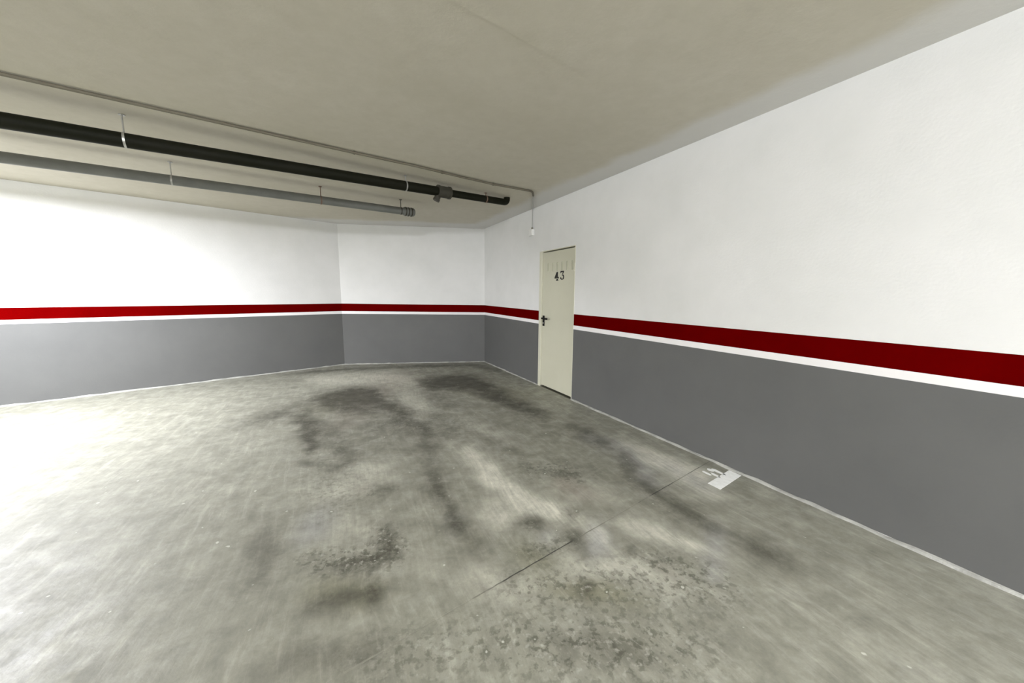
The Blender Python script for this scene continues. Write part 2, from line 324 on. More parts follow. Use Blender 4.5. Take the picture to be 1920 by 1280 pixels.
STAINS_AND_SHEEN = {
  'D': [(0.85,-2.38,4.68,0.21,0.44), (0.85,-2.28,4.88,0.22,0.47), (0.85,-2.16,4.9,0.22,0.46), (0.85,-2.03,4.92,0.22,0.46), (0.45,-2.58,4.67,0.21,0.39), (0.65,-1.89,4.74,0.14,0.32), (0.65,-1.7,4.57,0.14,0.3), (0.65,-1.53,4.42,0.14,0.28), (0.65,-1.37,4.25,0.13,0.25), (0.65,-1.23,4.1,0.13,0.24), (0.45,-2.05,4.36,0.2,0.23), (0.45,-1.88,4.32,0.2,0.23), (0.45,-1.71,4.29,0.2,0.22), (0.25,-2.65,4.67,0.18,0.22), (0.25,-2.65,4.8,0.18,0.23), (0.5,-1.28,3.97,0.12,0.24), (0.5,-1.11,3.8,0.12,0.22), (0.5,-0.96,3.65,0.11,0.2), (0.3,-0.92,3.5,0.15,0.26), (0.3,-0.84,3.27,0.14,0.23), (0.3,-0.76,3.07,0.13,0.2), (0.3,-0.69,2.92,0.13,0.18), (0.3,-0.63,2.78,0.12,0.17), (0.5,-0.59,2.61,0.08,0.15), (0.5,-0.54,2.5,0.08,0.14), (0.5,-0.48,2.41,0.08,0.13), (0.5,-0.44,2.32,0.07,0.12), (0.5,-0.39,2.23,0.07,0.11), (0.5,-0.35,2.14,0.07,0.1), (0.5,-0.31,2.06,0.07,0.09), (0.36,-0.29,2.04,0.07,0.1), (0.36,-0.23,1.94,0.07,0.09), (0.36,-0.17,1.85,0.07,0.09), (0.35,-2.3,3.86,0.09,0.49), (0.35,-2.08,3.48,0.08,0.4), (0.35,-1.9,3.16,0.07,0.33), (0.3,-2.06,3.7,0.14,0.21), (0.3,-1.93,3.55,0.14,0.19), (0.3,-1.81,3.42,0.13,0.18), (0.3,-1.69,3.29,0.13,0.17), (0.3,-1.58,3.17,0.12,0.15), (0.3,-1.48,3.11,0.12,0.15), (0.3,-1.39,3.06,0.12,0.14), (0.35,-1.48,2.76,0.06,0.1), (0.35,-1.44,2.8,0.06,0.1), (0.35,-1.41,2.84,0.06,0.1), (0.35,-1.37,2.88,0.06,0.11), (0.3,-0.98,2.43,0.05,0.08), (0.3,-0.95,2.45,0.05,0.08), (0.3,-0.91,2.46,0.05,0.08), (0.2,-2.03,3.87,0.36,0.27), (0.2,-1.7,3.79,0.35,0.25), (0.2,-1.38,3.72,0.34,0.23), (0.25,-1.7,2.85,0.08,0.11), (0.25,-1.67,2.88,0.08,0.11), (0.25,-1.64,2.9,0.08,0.11), (0.97,-1.2,5.72,0.23,0.52), (0.97,-1.05,5.76,0.23,0.52), (0.97,-0.9,5.8,0.23,0.52), (0.97,-0.74,5.7,0.23,0.5), (0.97,-0.59,5.6,0.22,0.49), (0.7,-0.44,5.34,0.18,0.44), (0.7,-0.31,5.13,0.17,0.41), (0.7,-0.18,4.94,0.17,0.38), (0.72,-0.11,4.84,0.15,0.34), (0.72,0.04,4.62,0.14,0.31), (0.72,0.18,4.42,0.14,0.28), (0.72,0.3,4.23,0.13,0.26), (0.72,0.41,4.06,0.13,0.24), (0.55,-1.48,5.78,0.18,0.45), (0.55,-1.26,5.51,0.17,0.41), (0.3,-1.11,4.84,0.18,0.21), (0.3,-0.96,4.7,0.18,0.2), (0.3,-0.81,4.56,0.18,0.19), (0.3,-0.68,4.44,0.17,0.18), (0.25,-0.96,4.16,0.14,0.28), (0.25,-0.79,3.94,0.13,0.25), (0.25,-0.63,3.73,0.13,0.22), (0.42,0.68,3.76,0.13,0.18), (0.42,0.75,3.61,0.12,0.17), (0.42,0.82,3.47,0.12,0.15), (0.42,0.87,3.35,0.12,0.15), (0.42,0.92,3.24,0.11,0.14), (0.45,1.01,3.05,0.1,0.16), (0.45,1.02,2.92,0.09,0.15), (0.45,1.02,2.8,0.09,0.14), (0.42,1.01,2.63,0.12,0.16), (0.42,1.05,2.51,0.11,0.14), (0.42,1.08,2.41,0.11,0.13), (0.42,1.13,2.31,0.1,0.13), (0.42,1.18,2.22,0.1,0.12), (0.42,1.23,2.15,0.1,0.11), (0.42,1.28,2.08,0.09,0.11), (0.14,0.2,3.09,0.19,0.15), (0.14,0.38,2.98,0.19,0.15), (0.14,0.55,2.89,0.18,0.14), (0.14,0.64,2.79,0.18,0.13), (0.14,0.72,2.71,0.17,0.12), (0.14,0.8,2.63,0.17,0.12), (0.2,-0.2,3.32,0.1,0.23), (0.2,-0.09,3.24,0.1,0.22), (0.2,0.01,3.16,0.1,0.21), (0.2,0.1,3.09,0.1,0.2), (0.5,0.11,2.09,0.07,0.08), (0.5,0.18,2.09,0.07,0.08), (0.45,0.4,2.17,0.06,0.08), (0.5,0.4,1.92,0.06,0.07), (0.5,0.36,1.95,0.06,0.08), (0.25,0.07,1.83,0.08,0.09), (0.25,0.67,2.18,0.06,0.05), (0.6,0.41,1.63,0.04,0.04), (0.6,0.39,1.6,0.04,0.04), (0.6,0.36,1.57,0.04,0.04), (0.35,-0,1.64,0.04,0.06), (0.3,0.84,1.78,0.07,0.09), (0.3,1.09,1.76,0.05,0.04), (0.2,0.59,1.6,0.16,0.07), (0.2,0.74,1.58,0.16,0.07), (0.2,0.89,1.57,0.16,0.07), (0.5,-0.77,1.96,0.08,0.13), (0.5,-0.67,1.87,0.08,0.11), (0.42,-0.9,1.72,0.08,0.07), (0.42,-0.84,1.75,0.08,0.08), (0.42,-0.78,1.78,0.08,0.08), (0.42,-0.73,1.77,0.08,0.08), (0.42,-0.68,1.76,0.08,0.07), (0.5,-0.9,1.52,0.13,0.07), (0.5,-0.79,1.53,0.13,0.07), (0.5,-0.68,1.54,0.13,0.07), (0.35,-0.69,1.62,0.04,0.11), (0.35,-0.66,1.56,0.04,0.1), (0.35,-0.63,1.51,0.04,0.09), (0.25,-1.07,1.78,0.07,0.05), (0.35,-1.46,1.97,0.1,0.23), (0.35,-1.37,1.8,0.09,0.2), (0.35,-1.29,1.65,0.08,0.17), (0.4,-2.86,3.85,0.24,0.29), (0.4,-2.8,4.03,0.25,0.31), (0.4,-2.73,4.22,0.26,0.33), (0.4,1.4,1.96,0.1,0.11), (0.4,1.44,1.88,0.09,0.11), (0.4,1.47,1.81,0.09,0.1), (0.4,1.5,1.75,0.09,0.1), (0.35,-0.85,1.27,0.11,0.08), (0.35,-0.75,1.26,0.11,0.07), (0.35,-0.64,1.25,0.11,0.07), (0.35,-0.54,1.25,0.11,0.07), (0.35,0.28,1.32,0.13,0.07), (0.35,0.4,1.3,0.13,0.07), (0.35,0.53,1.28,0.13,0.07), (0.35,-3.65,6.32,0.38,0.16), (0.35,-3.44,6.46,0.39,0.16), (0.35,-3.21,6.61,0.4,0.17), (0.35,-2.95,6.69,0.4,0.17), (0.35,-2.67,6.78,0.41,0.17), (0.35,-2.29,6.87,0.41,0.17), (0.35,-1.9,6.96,0.42,0.17), (0.35,-1.59,7.01,0.42,0.17), (0.35,-1.28,7.06,0.43,0.18), (0.35,-0.97,7.11,0.43,0.18), (0.3,-0.65,7.17,0.15,0.17), (0.3,-0.56,7.03,0.15,0.16), (0.3,-0.47,6.88,0.15,0.15), (0.3,-0.38,6.75,0.14,0.15), (0.3,-0.3,6.62,0.14,0.14), (0.45,0.72,1.86,0.03,0.04), (0.45,0.68,1.84,0.03,0.04), (0.45,0.65,1.82,0.03,0.03), (0.14,-1.49,3.71,0.4,0.34), (0.14,-1.17,3.62,0.39,0.31), (0.14,-0.87,3.53,0.38,0.29), (0.14,-0.58,3.44,0.38,0.27), (0.12,-1.7,3.42,0.26,0.27), (0.12,-1.43,3.29,0.26,0.24), (0.12,-1.19,3.18,0.25,0.22), (0.12,-0.96,3.07,0.24,0.2), (0.08,-0.34,3.74,0.35,0.25), (0.08,-0.05,3.52,0.33,0.23), (0.08,0.21,3.32,0.31,0.2), (0.08,-0.65,2.6,0.33,0.16), (0.08,-0.75,2.48,0.31,0.15), (0.08,-0.85,2.36,0.3,0.14), (0.08,-0.93,2.25,0.29,0.13), (0.08,-0.22,1.73,0.17,0.08), (0.08,-0.31,1.81,0.18,0.08), (0.08,-0.4,1.89,0.18,0.09), (0.08,-0.51,1.98,0.19,0.1), (0.75,-2.34,4.78,0.22,0.34), (0.75,-2.21,4.81,0.22,0.34), (0.75,-2.07,4.84,0.22,0.34), (0.5,-0.75,1.96,0.04,0.06), (0.5,-0.71,1.91,0.04,0.06), (0.5,-0.67,1.87,0.04,0.05), (0.4,-0.88,1.75,0.06,0.04), (0.4,-0.84,1.76,0.06,0.04), (0.4,-0.79,1.77,0.06,0.04), (0.4,-0.75,1.78,0.06,0.04), (0.5,-2.4,4.04,0.14,0.25), (0.5,-2.29,3.84,0.13,0.23), (0.5,-2.19,3.67,0.12,0.21), (0.5,-2.1,3.51,0.12,0.19), (0.5,-2.01,3.36,0.11,0.18), (0.5,-1.93,3.22,0.11,0.17), (0.35,0.12,2.82,0.06,0.08), (0.35,0.31,2.75,0.13,0.07), (0.35,0.41,2.73,0.13,0.07), (0.35,0.5,2.7,0.13,0.07), (0.12,-0.68,4.48,0.41,0.32), (0.12,-0.34,4.21,0.39,0.28), (0.12,-0.03,3.97,0.37,0.25), (0.12,0.24,3.75,0.35,0.22), (0.12,0.38,3.6,0.34,0.21), (0.12,0.51,3.46,0.33,0.19), (0.12,0.63,3.33,0.31,0.18)],
  'L': [(0.5,-3.19,5.81,0.26,0.5), (0.5,-2.96,5.89,0.27,0.51), (0.5,-2.73,5.97,0.27,0.51), (0.5,-2.5,6.02,0.27,0.51), (0.5,-2.28,6.07,0.27,0.52), (0.5,-2.05,6.12,0.28,0.52), (0.5,-1.66,5.74,0.26,0.45), (0.35,-1.4,4.83,0.18,0.38), (0.35,-1.25,4.53,0.17,0.33), (0.35,-1.11,4.26,0.16,0.29), (0.6,-0.38,3.08,0.12,0.18), (0.6,-0.3,2.92,0.11,0.16), (0.6,-0.23,2.78,0.11,0.15), (0.6,-0.18,2.68,0.1,0.14), (0.6,-0.14,2.59,0.1,0.13), (0.6,-0.09,2.5,0.1,0.12), (0.8,-0.03,2.43,0.11,0.14), (0.8,0.05,2.34,0.1,0.13), (0.8,0.12,2.26,0.1,0.12), (0.8,0.19,2.23,0.1,0.12), (0.8,0.26,2.21,0.1,0.12), (0.5,-0.06,2.09,0.1,0.1), (0.5,-0.1,2.14,0.1,0.1), (0.5,-0.13,2.2,0.11,0.11), (0.5,0.52,1.99,0.06,0.08), (0.5,0.52,1.94,0.06,0.08), (0.5,0.51,1.88,0.06,0.07), (0.4,0.22,1.93,0.05,0.07), (0.5,-0.41,3.13,0.07,0.11), (0.6,1.05,3.34,0.16,0.16), (0.6,1.14,3.22,0.15,0.15), (0.6,1.22,3.1,0.15,0.14), (0.6,1.29,3.02,0.14,0.14), (0.6,1.35,2.93,0.14,0.13), (0.6,1.4,2.85,0.14,0.13), (0.6,1.48,2.79,0.13,0.12), (0.6,1.56,2.72,0.13,0.12), (0.5,1.38,2.72,0.11,0.12), (0.5,1.42,2.62,0.11,0.11), (0.5,1.46,2.53,0.11,0.1), (0.5,1.49,2.45,0.1,0.1), (0.35,0.8,2.05,0.1,0.08), (0.35,0.88,2,0.1,0.07), (0.35,0.96,1.95,0.1,0.07), (0.35,1.03,1.91,0.09,0.07), (0.35,1.07,1.86,0.09,0.07), (0.35,1.11,1.82,0.09,0.07), (0.2,-1.13,2.77,0.17,0.15), (0.2,-1.14,2.68,0.17,0.15), (0.2,-1.15,2.6,0.16,0.14), (0.2,-1.22,2.48,0.16,0.13), (0.2,-1.28,2.37,0.15,0.12), (0.18,-1.06,2.08,0.17,0.18), (0.18,-0.89,1.98,0.16,0.16), (0.18,-0.73,1.89,0.15,0.14), (0.18,-0.58,1.8,0.15,0.13), (0.18,-0.44,1.73,0.14,0.12), (0.3,-0.21,1.69,0.11,0.11), (0.3,-0.1,1.65,0.11,0.1), (0.3,0.01,1.6,0.11,0.1), (0.3,0.11,1.56,0.1,0.09), (0.3,0.46,1.74,0.14,0.1), (0.3,0.37,1.7,0.14,0.1), (0.3,0.28,1.66,0.14,0.09), (0.25,-0.61,3.31,0.07,0.13), (0.3,-0.4,3.74,0.12,0.13), (0.3,-0.29,3.62,0.11,0.12), (0.3,-0.18,3.52,0.11,0.11), (0.3,-0.09,3.42,0.11,0.11), (0.3,0.01,3.32,0.1,0.1), (0.6,0.52,1.99,0.05,0.09), (0.35,0.33,2.21,0.09,0.11), (0.35,0.4,2.14,0.09,0.1), (0.35,0.48,2.07,0.09,0.1), (0.25,0.75,2.1,0.14,0.11), (0.25,0.84,2.02,0.13,0.11), (0.25,0.93,1.95,0.13,0.1), (0.4,0.66,2.4,0.15,0.1), (0.4,0.54,1.7,0.11,0.09), (0.4,0.62,1.67,0.11,0.09), (0.4,0.69,1.63,0.11,0.09), (0.4,0.77,1.6,0.11,0.09), (0.4,0.84,1.57,0.1,0.08), (0.6,1.28,3,0.12,0.11), (0.6,1.35,2.9,0.12,0.11), (0.6,1.41,2.81,0.12,0.1), (0.6,1.47,2.72,0.11,0.1), (0.55,0.01,2.39,0.08,0.11), (0.55,0.08,2.33,0.08,0.1), (0.55,0.15,2.26,0.08,0.1), (0.55,0.21,2.25,0.08,0.1), (0.55,0.26,2.24,0.08,0.1), (0.4,-0.24,2.87,0.09,0.12), (0.4,-0.2,2.78,0.09,0.11), (0.4,-0.16,2.69,0.09,0.1), (0.4,-0.12,2.61,0.08,0.1)],  # pale patches, including floor sheen painted along the right wall
  'S': [(0.9,-0.78,1.98,0.08,0.11), (0.9,-0.72,1.92,0.08,0.11), (0.9,-0.67,1.87,0.08,0.1), (0.8,-0.95,1.72,0.1,0.08), (0.8,-0.89,1.74,0.1,0.08), (0.8,-0.84,1.76,0.1,0.08), (0.8,-0.78,1.78,0.1,0.08), (0.8,-0.67,1.73,0.1,0.07), (0.6,-1.08,1.8,0.09,0.06), (0.6,-1,1.79,0.09,0.06), (0.6,-0.92,1.78,0.09,0.06), (0.7,0.18,2.81,0.13,0.13), (0.7,0.29,2.78,0.13,0.13), (0.7,0.4,2.75,0.13,0.12), (0.7,0.45,2.68,0.13,0.12), (0.7,0.51,2.62,0.13,0.12), (0.6,0.14,2.07,0.06,0.08), (0.6,0.4,2.18,0.06,0.08), (0.6,0.4,1.91,0.07,0.08), (0.6,0.33,1.89,0.07,0.08), (0.6,0.27,1.88,0.07,0.08), (0.6,0.21,1.86,0.07,0.08), (0.6,0.16,1.85,0.07,0.08), (0.6,0.1,1.83,0.07,0.08), (0.7,0.11,1.56,0.23,0.13), (0.7,0.31,1.58,0.24,0.13), (0.7,0.51,1.6,0.24,0.14), (0.7,0.72,1.61,0.24,0.14), (0.7,0.92,1.63,0.24,0.15), (0.6,0.79,1.78,0.18,0.11), (0.6,0.92,1.74,0.17,0.11), (0.6,1.04,1.7,0.17,0.11), (0.35,-1.57,2.95,0.28,0.46), (0.35,-1.35,2.59,0.25,0.36), (0.35,-1.17,2.31,0.22,0.29), (0.3,-1.5,4.06,0.37,0.6), (0.3,-1.17,3.94,0.36,0.55), (0.3,-0.87,3.83,0.36,0.52), (0.3,-0.57,3.73,0.35,0.48), (0.5,-0.99,2.45,0.07,0.09), (0.5,0.1,1.27,0.17,0.13), (0.5,0.26,1.28,0.17,0.14), (0.5,0.42,1.29,0.17,0.14), (0.5,0.59,1.29,0.18,0.15), (0.5,0.76,1.3,0.18,0.15), (0.5,0.59,1.3,0.18,0.15), (0.5,0.43,1.29,0.18,0.14), (0.5,0.26,1.29,0.17,0.14), (0.5,0.1,1.28,0.17,0.13), (0.5,-0.07,1.28,0.17,0.13), (0.5,-0.23,1.28,0.17,0.13), (0.5,-0.39,1.27,0.17,0.14), (0.5,-0.55,1.27,0.17,0.14), (0.8,0.13,2.08,0.05,0.06), (0.8,0.38,1.92,0.05,0.06), (0.7,-1.04,1.78,0.14,0.06), (0.7,-0.9,1.79,0.15,0.06), (0.7,-0.76,1.8,0.15,0.06)],
  'W': [(0.6,-0.93,1.58,0.13,0.09), (0.6,-0.81,1.55,0.13,0.09), (0.6,-0.7,1.52,0.13,0.08), (0.6,0.08,1.81,0.1,0.1), (0.6,0.15,1.73,0.1,0.09), (0.7,0.27,1.56,0.16,0.06), (0.7,0.38,1.56,0.16,0.06), (0.7,0.5,1.56,0.16,0.07), (0.3,-2.35,4.23,0.26,0.27), (0.3,-2.32,4.44,0.27,0.3), (0.3,-2.3,4.68,0.28,0.32), (0.4,-0.98,5.87,0.54,0.38), (0.4,-0.7,5.59,0.51,0.35), (0.4,-0.44,5.32,0.49,0.31), (0.4,-0.21,5.08,0.47,0.29), (0.4,0.01,4.86,0.45,0.26)],
  'R': [(0.5,0.41,2.54,0.11,0.11), (0.5,0.48,2.49,0.11,0.1), (0.5,0.55,2.43,0.11,0.1), (0.3,-2.09,6.24,0.38,0.45), (0.3,-2.05,5.85,0.35,0.4), (0.3,-2.01,5.5,0.33,0.35), (0.3,-1.98,5.19,0.32,0.32), (0.3,-1.96,4.91,0.3,0.29), (0.3,-1.93,4.66,0.28,0.26), (0.3,-1.91,4.44,0.27,0.24), (0.3,-1.89,4.23,0.26,0.22), (0.3,-1.87,4.04,0.25,0.2), (0.3,-1.85,3.87,0.24,0.19), (0.3,-1.84,3.71,0.23,0.17), (0.3,0.83,1.67,0.06,0.04), (0.3,-1.06,2.48,0.06,0.08)],
  'B': [(0.8,0.52,2.02,0.06,0.11), (0.8,0.52,1.95,0.06,0.11), (0.8,0.51,1.88,0.06,0.1), (0.6,0.23,1.97,0.06,0.08), (0.7,0.82,3.47,0.13,0.2), (0.7,0.91,3.34,0.13,0.18), (0.7,1,3.22,0.12,0.17), (0.7,1.08,3.1,0.12,0.16), (0.7,1.07,2.96,0.11,0.15), (0.7,1.07,2.82,0.11,0.14), (0.7,1.06,2.7,0.1,0.13), (0.7,1.06,2.59,0.1,0.12), (0.6,-1.18,1.98,0.1,0.11), (0.6,-1.21,2.08,0.1,0.12), (0.6,-1.26,2.19,0.1,0.13), (0.5,1.33,2.9,0.14,0.13), (0.5,1.39,2.79,0.13,0.12), (0.5,1.44,2.69,0.13,0.11), (0.5,1.49,2.6,0.12,0.11), (0.5,-0.36,2.09,0.07,0.11), (0.5,1.27,2.05,0.07,0.08), (0.5,1.23,1.99,0.06,0.08), (0.5,1.19,1.93,0.06,0.07), (0.5,1.16,1.87,0.06,0.07), (0.5,1.13,1.82,0.06,0.07), (0.5,1.1,1.76,0.06,0.06), (0.5,1.07,1.72,0.06,0.06), (0.5,1.04,1.67,0.06,0.06)],
}


# ------------------------------------------------------------------ mesh helpers
def obj(name, bm, mat, parent=None, smooth=False):
    me = bpy.data.meshes.new(name)
    bmesh.ops.recalc_face_normals(bm, faces=bm.faces)
    bm.to_mesh(me)
    bm.free()
    if smooth:
        for p in me.polygons:
            p.use_smooth = True
        try:
            me.set_sharp_from_angle(angle=DEG(40))
        except Exception:
            pass
    me.materials.append(M[mat])
    o = bpy.data.objects.new(name, me)
    COL.objects.link(o)
    if parent:
        o.parent = parent
    return o


def empty(name, loc, rz=0.0, parent=None):
    o = bpy.data.objects.new(name, None)
    o.empty_display_size = 0.1
    COL.objects.link(o)
    o.location = loc
    o.rotation_euler = (0, 0, rz)
    if parent:
        o.parent = parent
    return o


def tag(o, label=None, cat=None, group=None, kind=None):
    for k, v in (('label', label), ('category', cat), ('group', group), ('kind', kind)):
        if v:
            o[k] = v
    return o


def hexa(bm, pts):
    """8 points: bottom loop 0-3, top loop 4-7"""
    v = [bm.verts.new(p) for p in pts]
    for f in ((0, 1, 2, 3), (7, 6, 5, 4), (0, 4, 5, 1), (1, 5, 6, 2), (2, 6, 7, 3), (3, 7, 4, 0)):
        bm.faces.new([v[i] for i in f])
    return v


def box(bm, x0, x1, y0, y1, z0, z1):
    return hexa(bm, [(x0, y0, z0), (x1, y0, z0), (x1, y1, z0), (x0, y1, z0), (x0, y0, z1), (x1, y0, z1), (x1, y1, z1), (x0, y1, z1)])


def bevel(bm, w, seg=2):
    bmesh.ops.bevel(bm, geom=list(bm.edges), offset=w, segments=seg, profile=0.5, affect='EDGES')


def rail(bm, org, d, n, t0, t1, n0, n1, zb, zt):
    """box along a wall; zb and zt are functions of t"""
    P = lambda t, k, z: org + d * t + n * k + Vector((0, 0, z))
    hexa(bm, [P(t0, n0, zb(t0)), P(t1, n0, zb(t1)), P(t1, n1, zb(t1)), P(t0, n1, zb(t0)),
              P(t0, n0, zt(t0)), P(t1, n0, zt(t1)), P(t1, n1, zt(t1)), P(t0, n1, zt(t0))])


def tube(bm, pts, rad, seg=16, cap=True, hollow=0.0):
    pts = [Vector(p) for p in pts]
    if isinstance(rad, (int, float)):
        rad = [rad] * len(pts)
    rings = []
    ref = None
    for i, p in enumerate(pts):
        if i == 0:
            t = pts[1] - pts[0]
        elif i == len(pts) - 1:
            t = pts[-1] - pts[-2]
        else:
            t = (pts[i + 1] - p).normalized() + (p - pts[i - 1]).normalized()
        t.normalize()
        if ref is None:
            ref = Vector((0, 0, 1)) if abs(t.z) < 0.9 else Vector((1, 0, 0))
        a = (ref - t * ref.dot(t)).normalized()
        ref = a
        b_ = t.cross(a)
        rings.append([bm.verts.new(p + (a * math.cos(2 * math.pi * k / seg) + b_ * math.sin(2 * math.pi * k / seg)) * rad[i]) for k in range(seg)])
    for r0, r1 in zip(rings[:-1], rings[1:]):
        for k in range(seg):
            bm.faces.new((r0[k], r0[(k + 1) % seg], r1[(k + 1) % seg], r1[k]))
    if cap:
        bm.faces.new(rings[0][::-1])
        bm.faces.new(rings[-1])


def arc_path(a, corner, c, r, n=6):
    """points a -> rounded corner -> c"""
    a, corner, c = Vector(a), Vector(corner), Vector(c)
    p = corner + (a - corner).normalized() * r
    q = corner + (c - corner).normalized() * r
    out = [a]
    for i in range(n + 1):
        s = i / n
        out.append(p * (1 - s) ** 2 + corner * 2 * s * (1 - s) + q * s ** 2)
    out.append(c)
    return out


# ------------------------------------------------------------------ walls
TH = 0.20
D0, D1, DZ = 2.205, 3.092, 2.078          # door opening on the right wall
R_END, L_END = 14.0, 7.0
zero = lambda t: 0.0
top = lambda t: HC

bm = bmesh.new()
rail(bm, CORNER, dR, nR, -0.3, D0, -TH, 0, zero, top)
rail(bm, CORNER, dR, nR, D1, R_END, -TH, 0, zero, top)
rail(bm, CORNER, dR, nR, D0, D1, -TH, 0, lambda t: DZ, top)
wall_right = tag(obj('wall_right', bm, 'wall_white'), kind='structure',
                 label='long white wall with grey dado and red stripe, holding the cream door')
bm = bmesh.new()
rail(bm, CORNER, dB, nB, 0.0, KINK, -TH, 0, zero, top)
wall_back = tag(obj('wall_back', bm, 'wall_white'), kind='structure',
                label='white far wall with grey dado and red stripe under the pipe ends')
bm = bmesh.new()
rail(bm, KP, dL, nL, 0.0, L_END, -TH, 0, zero, top)
wall_left = tag(obj('wall_left', bm, 'wall_white'), kind='structure',
                label='angled white wall at the left, striped like the far wall')
# the sides behind the camera close the room
EL = KP + dL * L_END
ER = CORNER + dR * R_END
bm = bmesh.new()
box(bm, EL.x - TH, EL.x, ER.y - TH, EL.y + 0.1, 0, HC)
tag(obj('wall_side', bm, 'wall_white'), kind='structure', label='plain white side wall behind the camera')
bm = bmesh.new()
box(bm, EL.x, ER.x + 0.3, ER.y - TH, ER.y, 0, HC)
tag(obj('wall_front', bm, 'wall_white'), kind='structure', label='plain white wall closing the room behind the camera')

# painted bands, laid on the walls
GT, RB, RT = 1.0004, 1.0533, 1.2025
P_ = 0.0015


def bands(wall, org, d, n, spans, z_of, off):
    s = z_of
    for t0, t1 in spans:
        for nm, mat, zb, zt, lab in (
                ('grey_dado', 'dado_grey', lambda t: 0.012, lambda t: GT + s(t), 'mid grey painted lower wall'),
                ('white_line', 'stripe_white', lambda t: GT + s(t), lambda t: RB + s(t), 'thin bright white line'),
                ('red_stripe', 'stripe_red', lambda t: RB + s(t), lambda t: RT + s(t), 'dark red painted stripe')):
            b_ = bmesh.new()
            rail(b_, org, d, n, t0, t1, 0.0, P_, zb, zt)
            tag(obj(nm, b_, mat, wall), label=lab)


bands(wall_right, CORNER, dR, nR, ((0.0, D0 - 0.001), (D1 + 0.001, R_END)), lambda t: -0.00897 * min(t, 7.0), 0)
bands(wall_back, CORNER, dB, nB, ((0.0, KINK),), lambda t: 0.00895 * t, 0)
bands(wall_left, KP, dL, nL, ((0.0, L_END),), lambda t: 0.00895 * KINK - 0.0011 * t, 0)


# mortar fillet where wall meets floor
def fillet(name, org, d, n, spans, lab, seed):
    rnd = random.Random(seed)
    b_ = bmesh.new()
    for t0, t1 in spans:
        cnt = max(2, int((t1 - t0) / 0.12))
        prev = None
        for i in range(cnt + 1):
            t = t0 + (t1 - t0) * i / cnt
            w = 0.018 + rnd.uniform(-0.008, 0.012)
            h_ = 0.013 + rnd.uniform(-0.005, 0.008)
            base = org + d * t
            ring = [b_.verts.new(base), b_.verts.new(base + n * w), b_.verts.new(base + n * (w * 0.6) + Vector((0, 0, h_ * 0.75))), b_.verts.new(base + Vector((0, 0, h_)))]
            if prev:
                for k in range(4):
                    b_.faces.new((prev[k], prev[(k + 1) % 4], ring[(k + 1) % 4], ring[k]))
            else:
                b_.faces.new(ring)
            prev = ring
        b_.faces.new(prev[::-1])
    return tag(obj(name, b_, 'mortar'), kind='structure', label=lab)


fillet('baseboard_right', CORNER, dR, nR, ((0.02, D0), (D1, R_END)), 'pale mortar line at the foot of the door wall', 1)
fillet('baseboard_back', CORNER, dB, nB, ((0.0, KINK),), 'pale mortar line at the foot of the far wall', 2)
fillet('baseboard_left', KP, dL, nL, ((0.0, L_END),), 'pale mortar line at the foot of the angled left wall', 3)

# ------------------------------------------------------------------ ceiling: slab pieces meeting at a formwork joint
CREASE = 1.627
ceil_root = tag(empty('ceiling', (0, 0, 0)), kind='structure', label='beige raw concrete ceiling with whitish overspray along the walls')
ceil_out = [(EL.x - TH, ER.y - TH), (ER.x + 1.0, ER.y - TH), (ER.x + 1.0, 8.6), (EL.x - TH, 8.6)]


def clip_poly(poly, v0, keep_far):
    out = []
    f = lambda p: (p[0] * VF.x + p[1] * VF.y - v0) * (1 if keep_far else -1)
    for i in range(len(poly)):
        a, b_ = poly[i], poly[(i + 1) % len(poly)]
        fa, fb = f(a), f(b_)
        if fa >= 0:
            out.append(a)
        if fa * fb < 0:
            s = fa / (fa - fb)
            out.append((a[0] + (b_[0] - a[0]) * s, a[1] + (b_[1] - a[1]) * s))
    return out


def prism(bm, poly, z0, z1):
    lo = [bm.verts.new((x, y, z0)) for x, y in poly]
    hi = [bm.verts.new((x, y, z1)) for x, y in poly]
    n = len(poly)
    bm.faces.new(lo[::-1])
    bm.faces.new(hi)
    for i in range(n):
        bm.faces.new((lo[i], lo[(i + 1) % n], hi[(i + 1) % n], hi[i]))


for far, z in ((True, HC + 0.0015), (False, HC)):
    bm = bmesh.new()
    prism(bm, clip_poly(ceil_out, CREASE, far), z, HC + 0.2)
    obj('ceiling_slab', bm, 'ceiling', ceil_root)

# ------------------------------------------------------------------ floor: two slabs with a saw-cut joint between them
floor_root = tag(empty('floor', (0, 0, 0)), kind='structure', label='stained grey concrete garage floor with tyre marks and a saw-cut joint')
bm = bmesh.new()
prism(bm, ceil_out, -0.12, -0.0010)
tag(obj('joint_bed', bm, 'joint_dirt', floor_root), label='dirt-filled saw cut')
JOINT = 1.322


def vnoise(x, y, seed):
    """value noise on arrays"""
    rs = np.random.RandomState(seed)
    g = rs.rand(64, 64)
    xi = np.floor(x).astype(int); yi = np.floor(y).astype(int)
    fx = x - xi; fy = y - yi
    fx = fx * fx * (3 - 2 * fx); fy = fy * fy * (3 - 2 * fy)
    a = g[yi % 64, xi % 64]; b_ = g[yi % 64, (xi + 1) % 64]
    c = g[(yi + 1) % 64, xi % 64]; d = g[(yi + 1) % 64, (xi + 1) % 64]
    return (a * (1 - fx) + b_ * fx) * (1 - fy) + (c * (1 - fx) + d * fx) * fy


def fbm(x, y, seed, oct=4):
    s = 0; w = 0.5; t = 0
    for o_ in range(oct):
        s = s + w * vnoise(x * 2 ** o_ + 17.3 * o_, y * 2 ** o_ + 5.1 * o_, seed + o_)
        t += w; w *= 0.55
    return s / t - 0.5


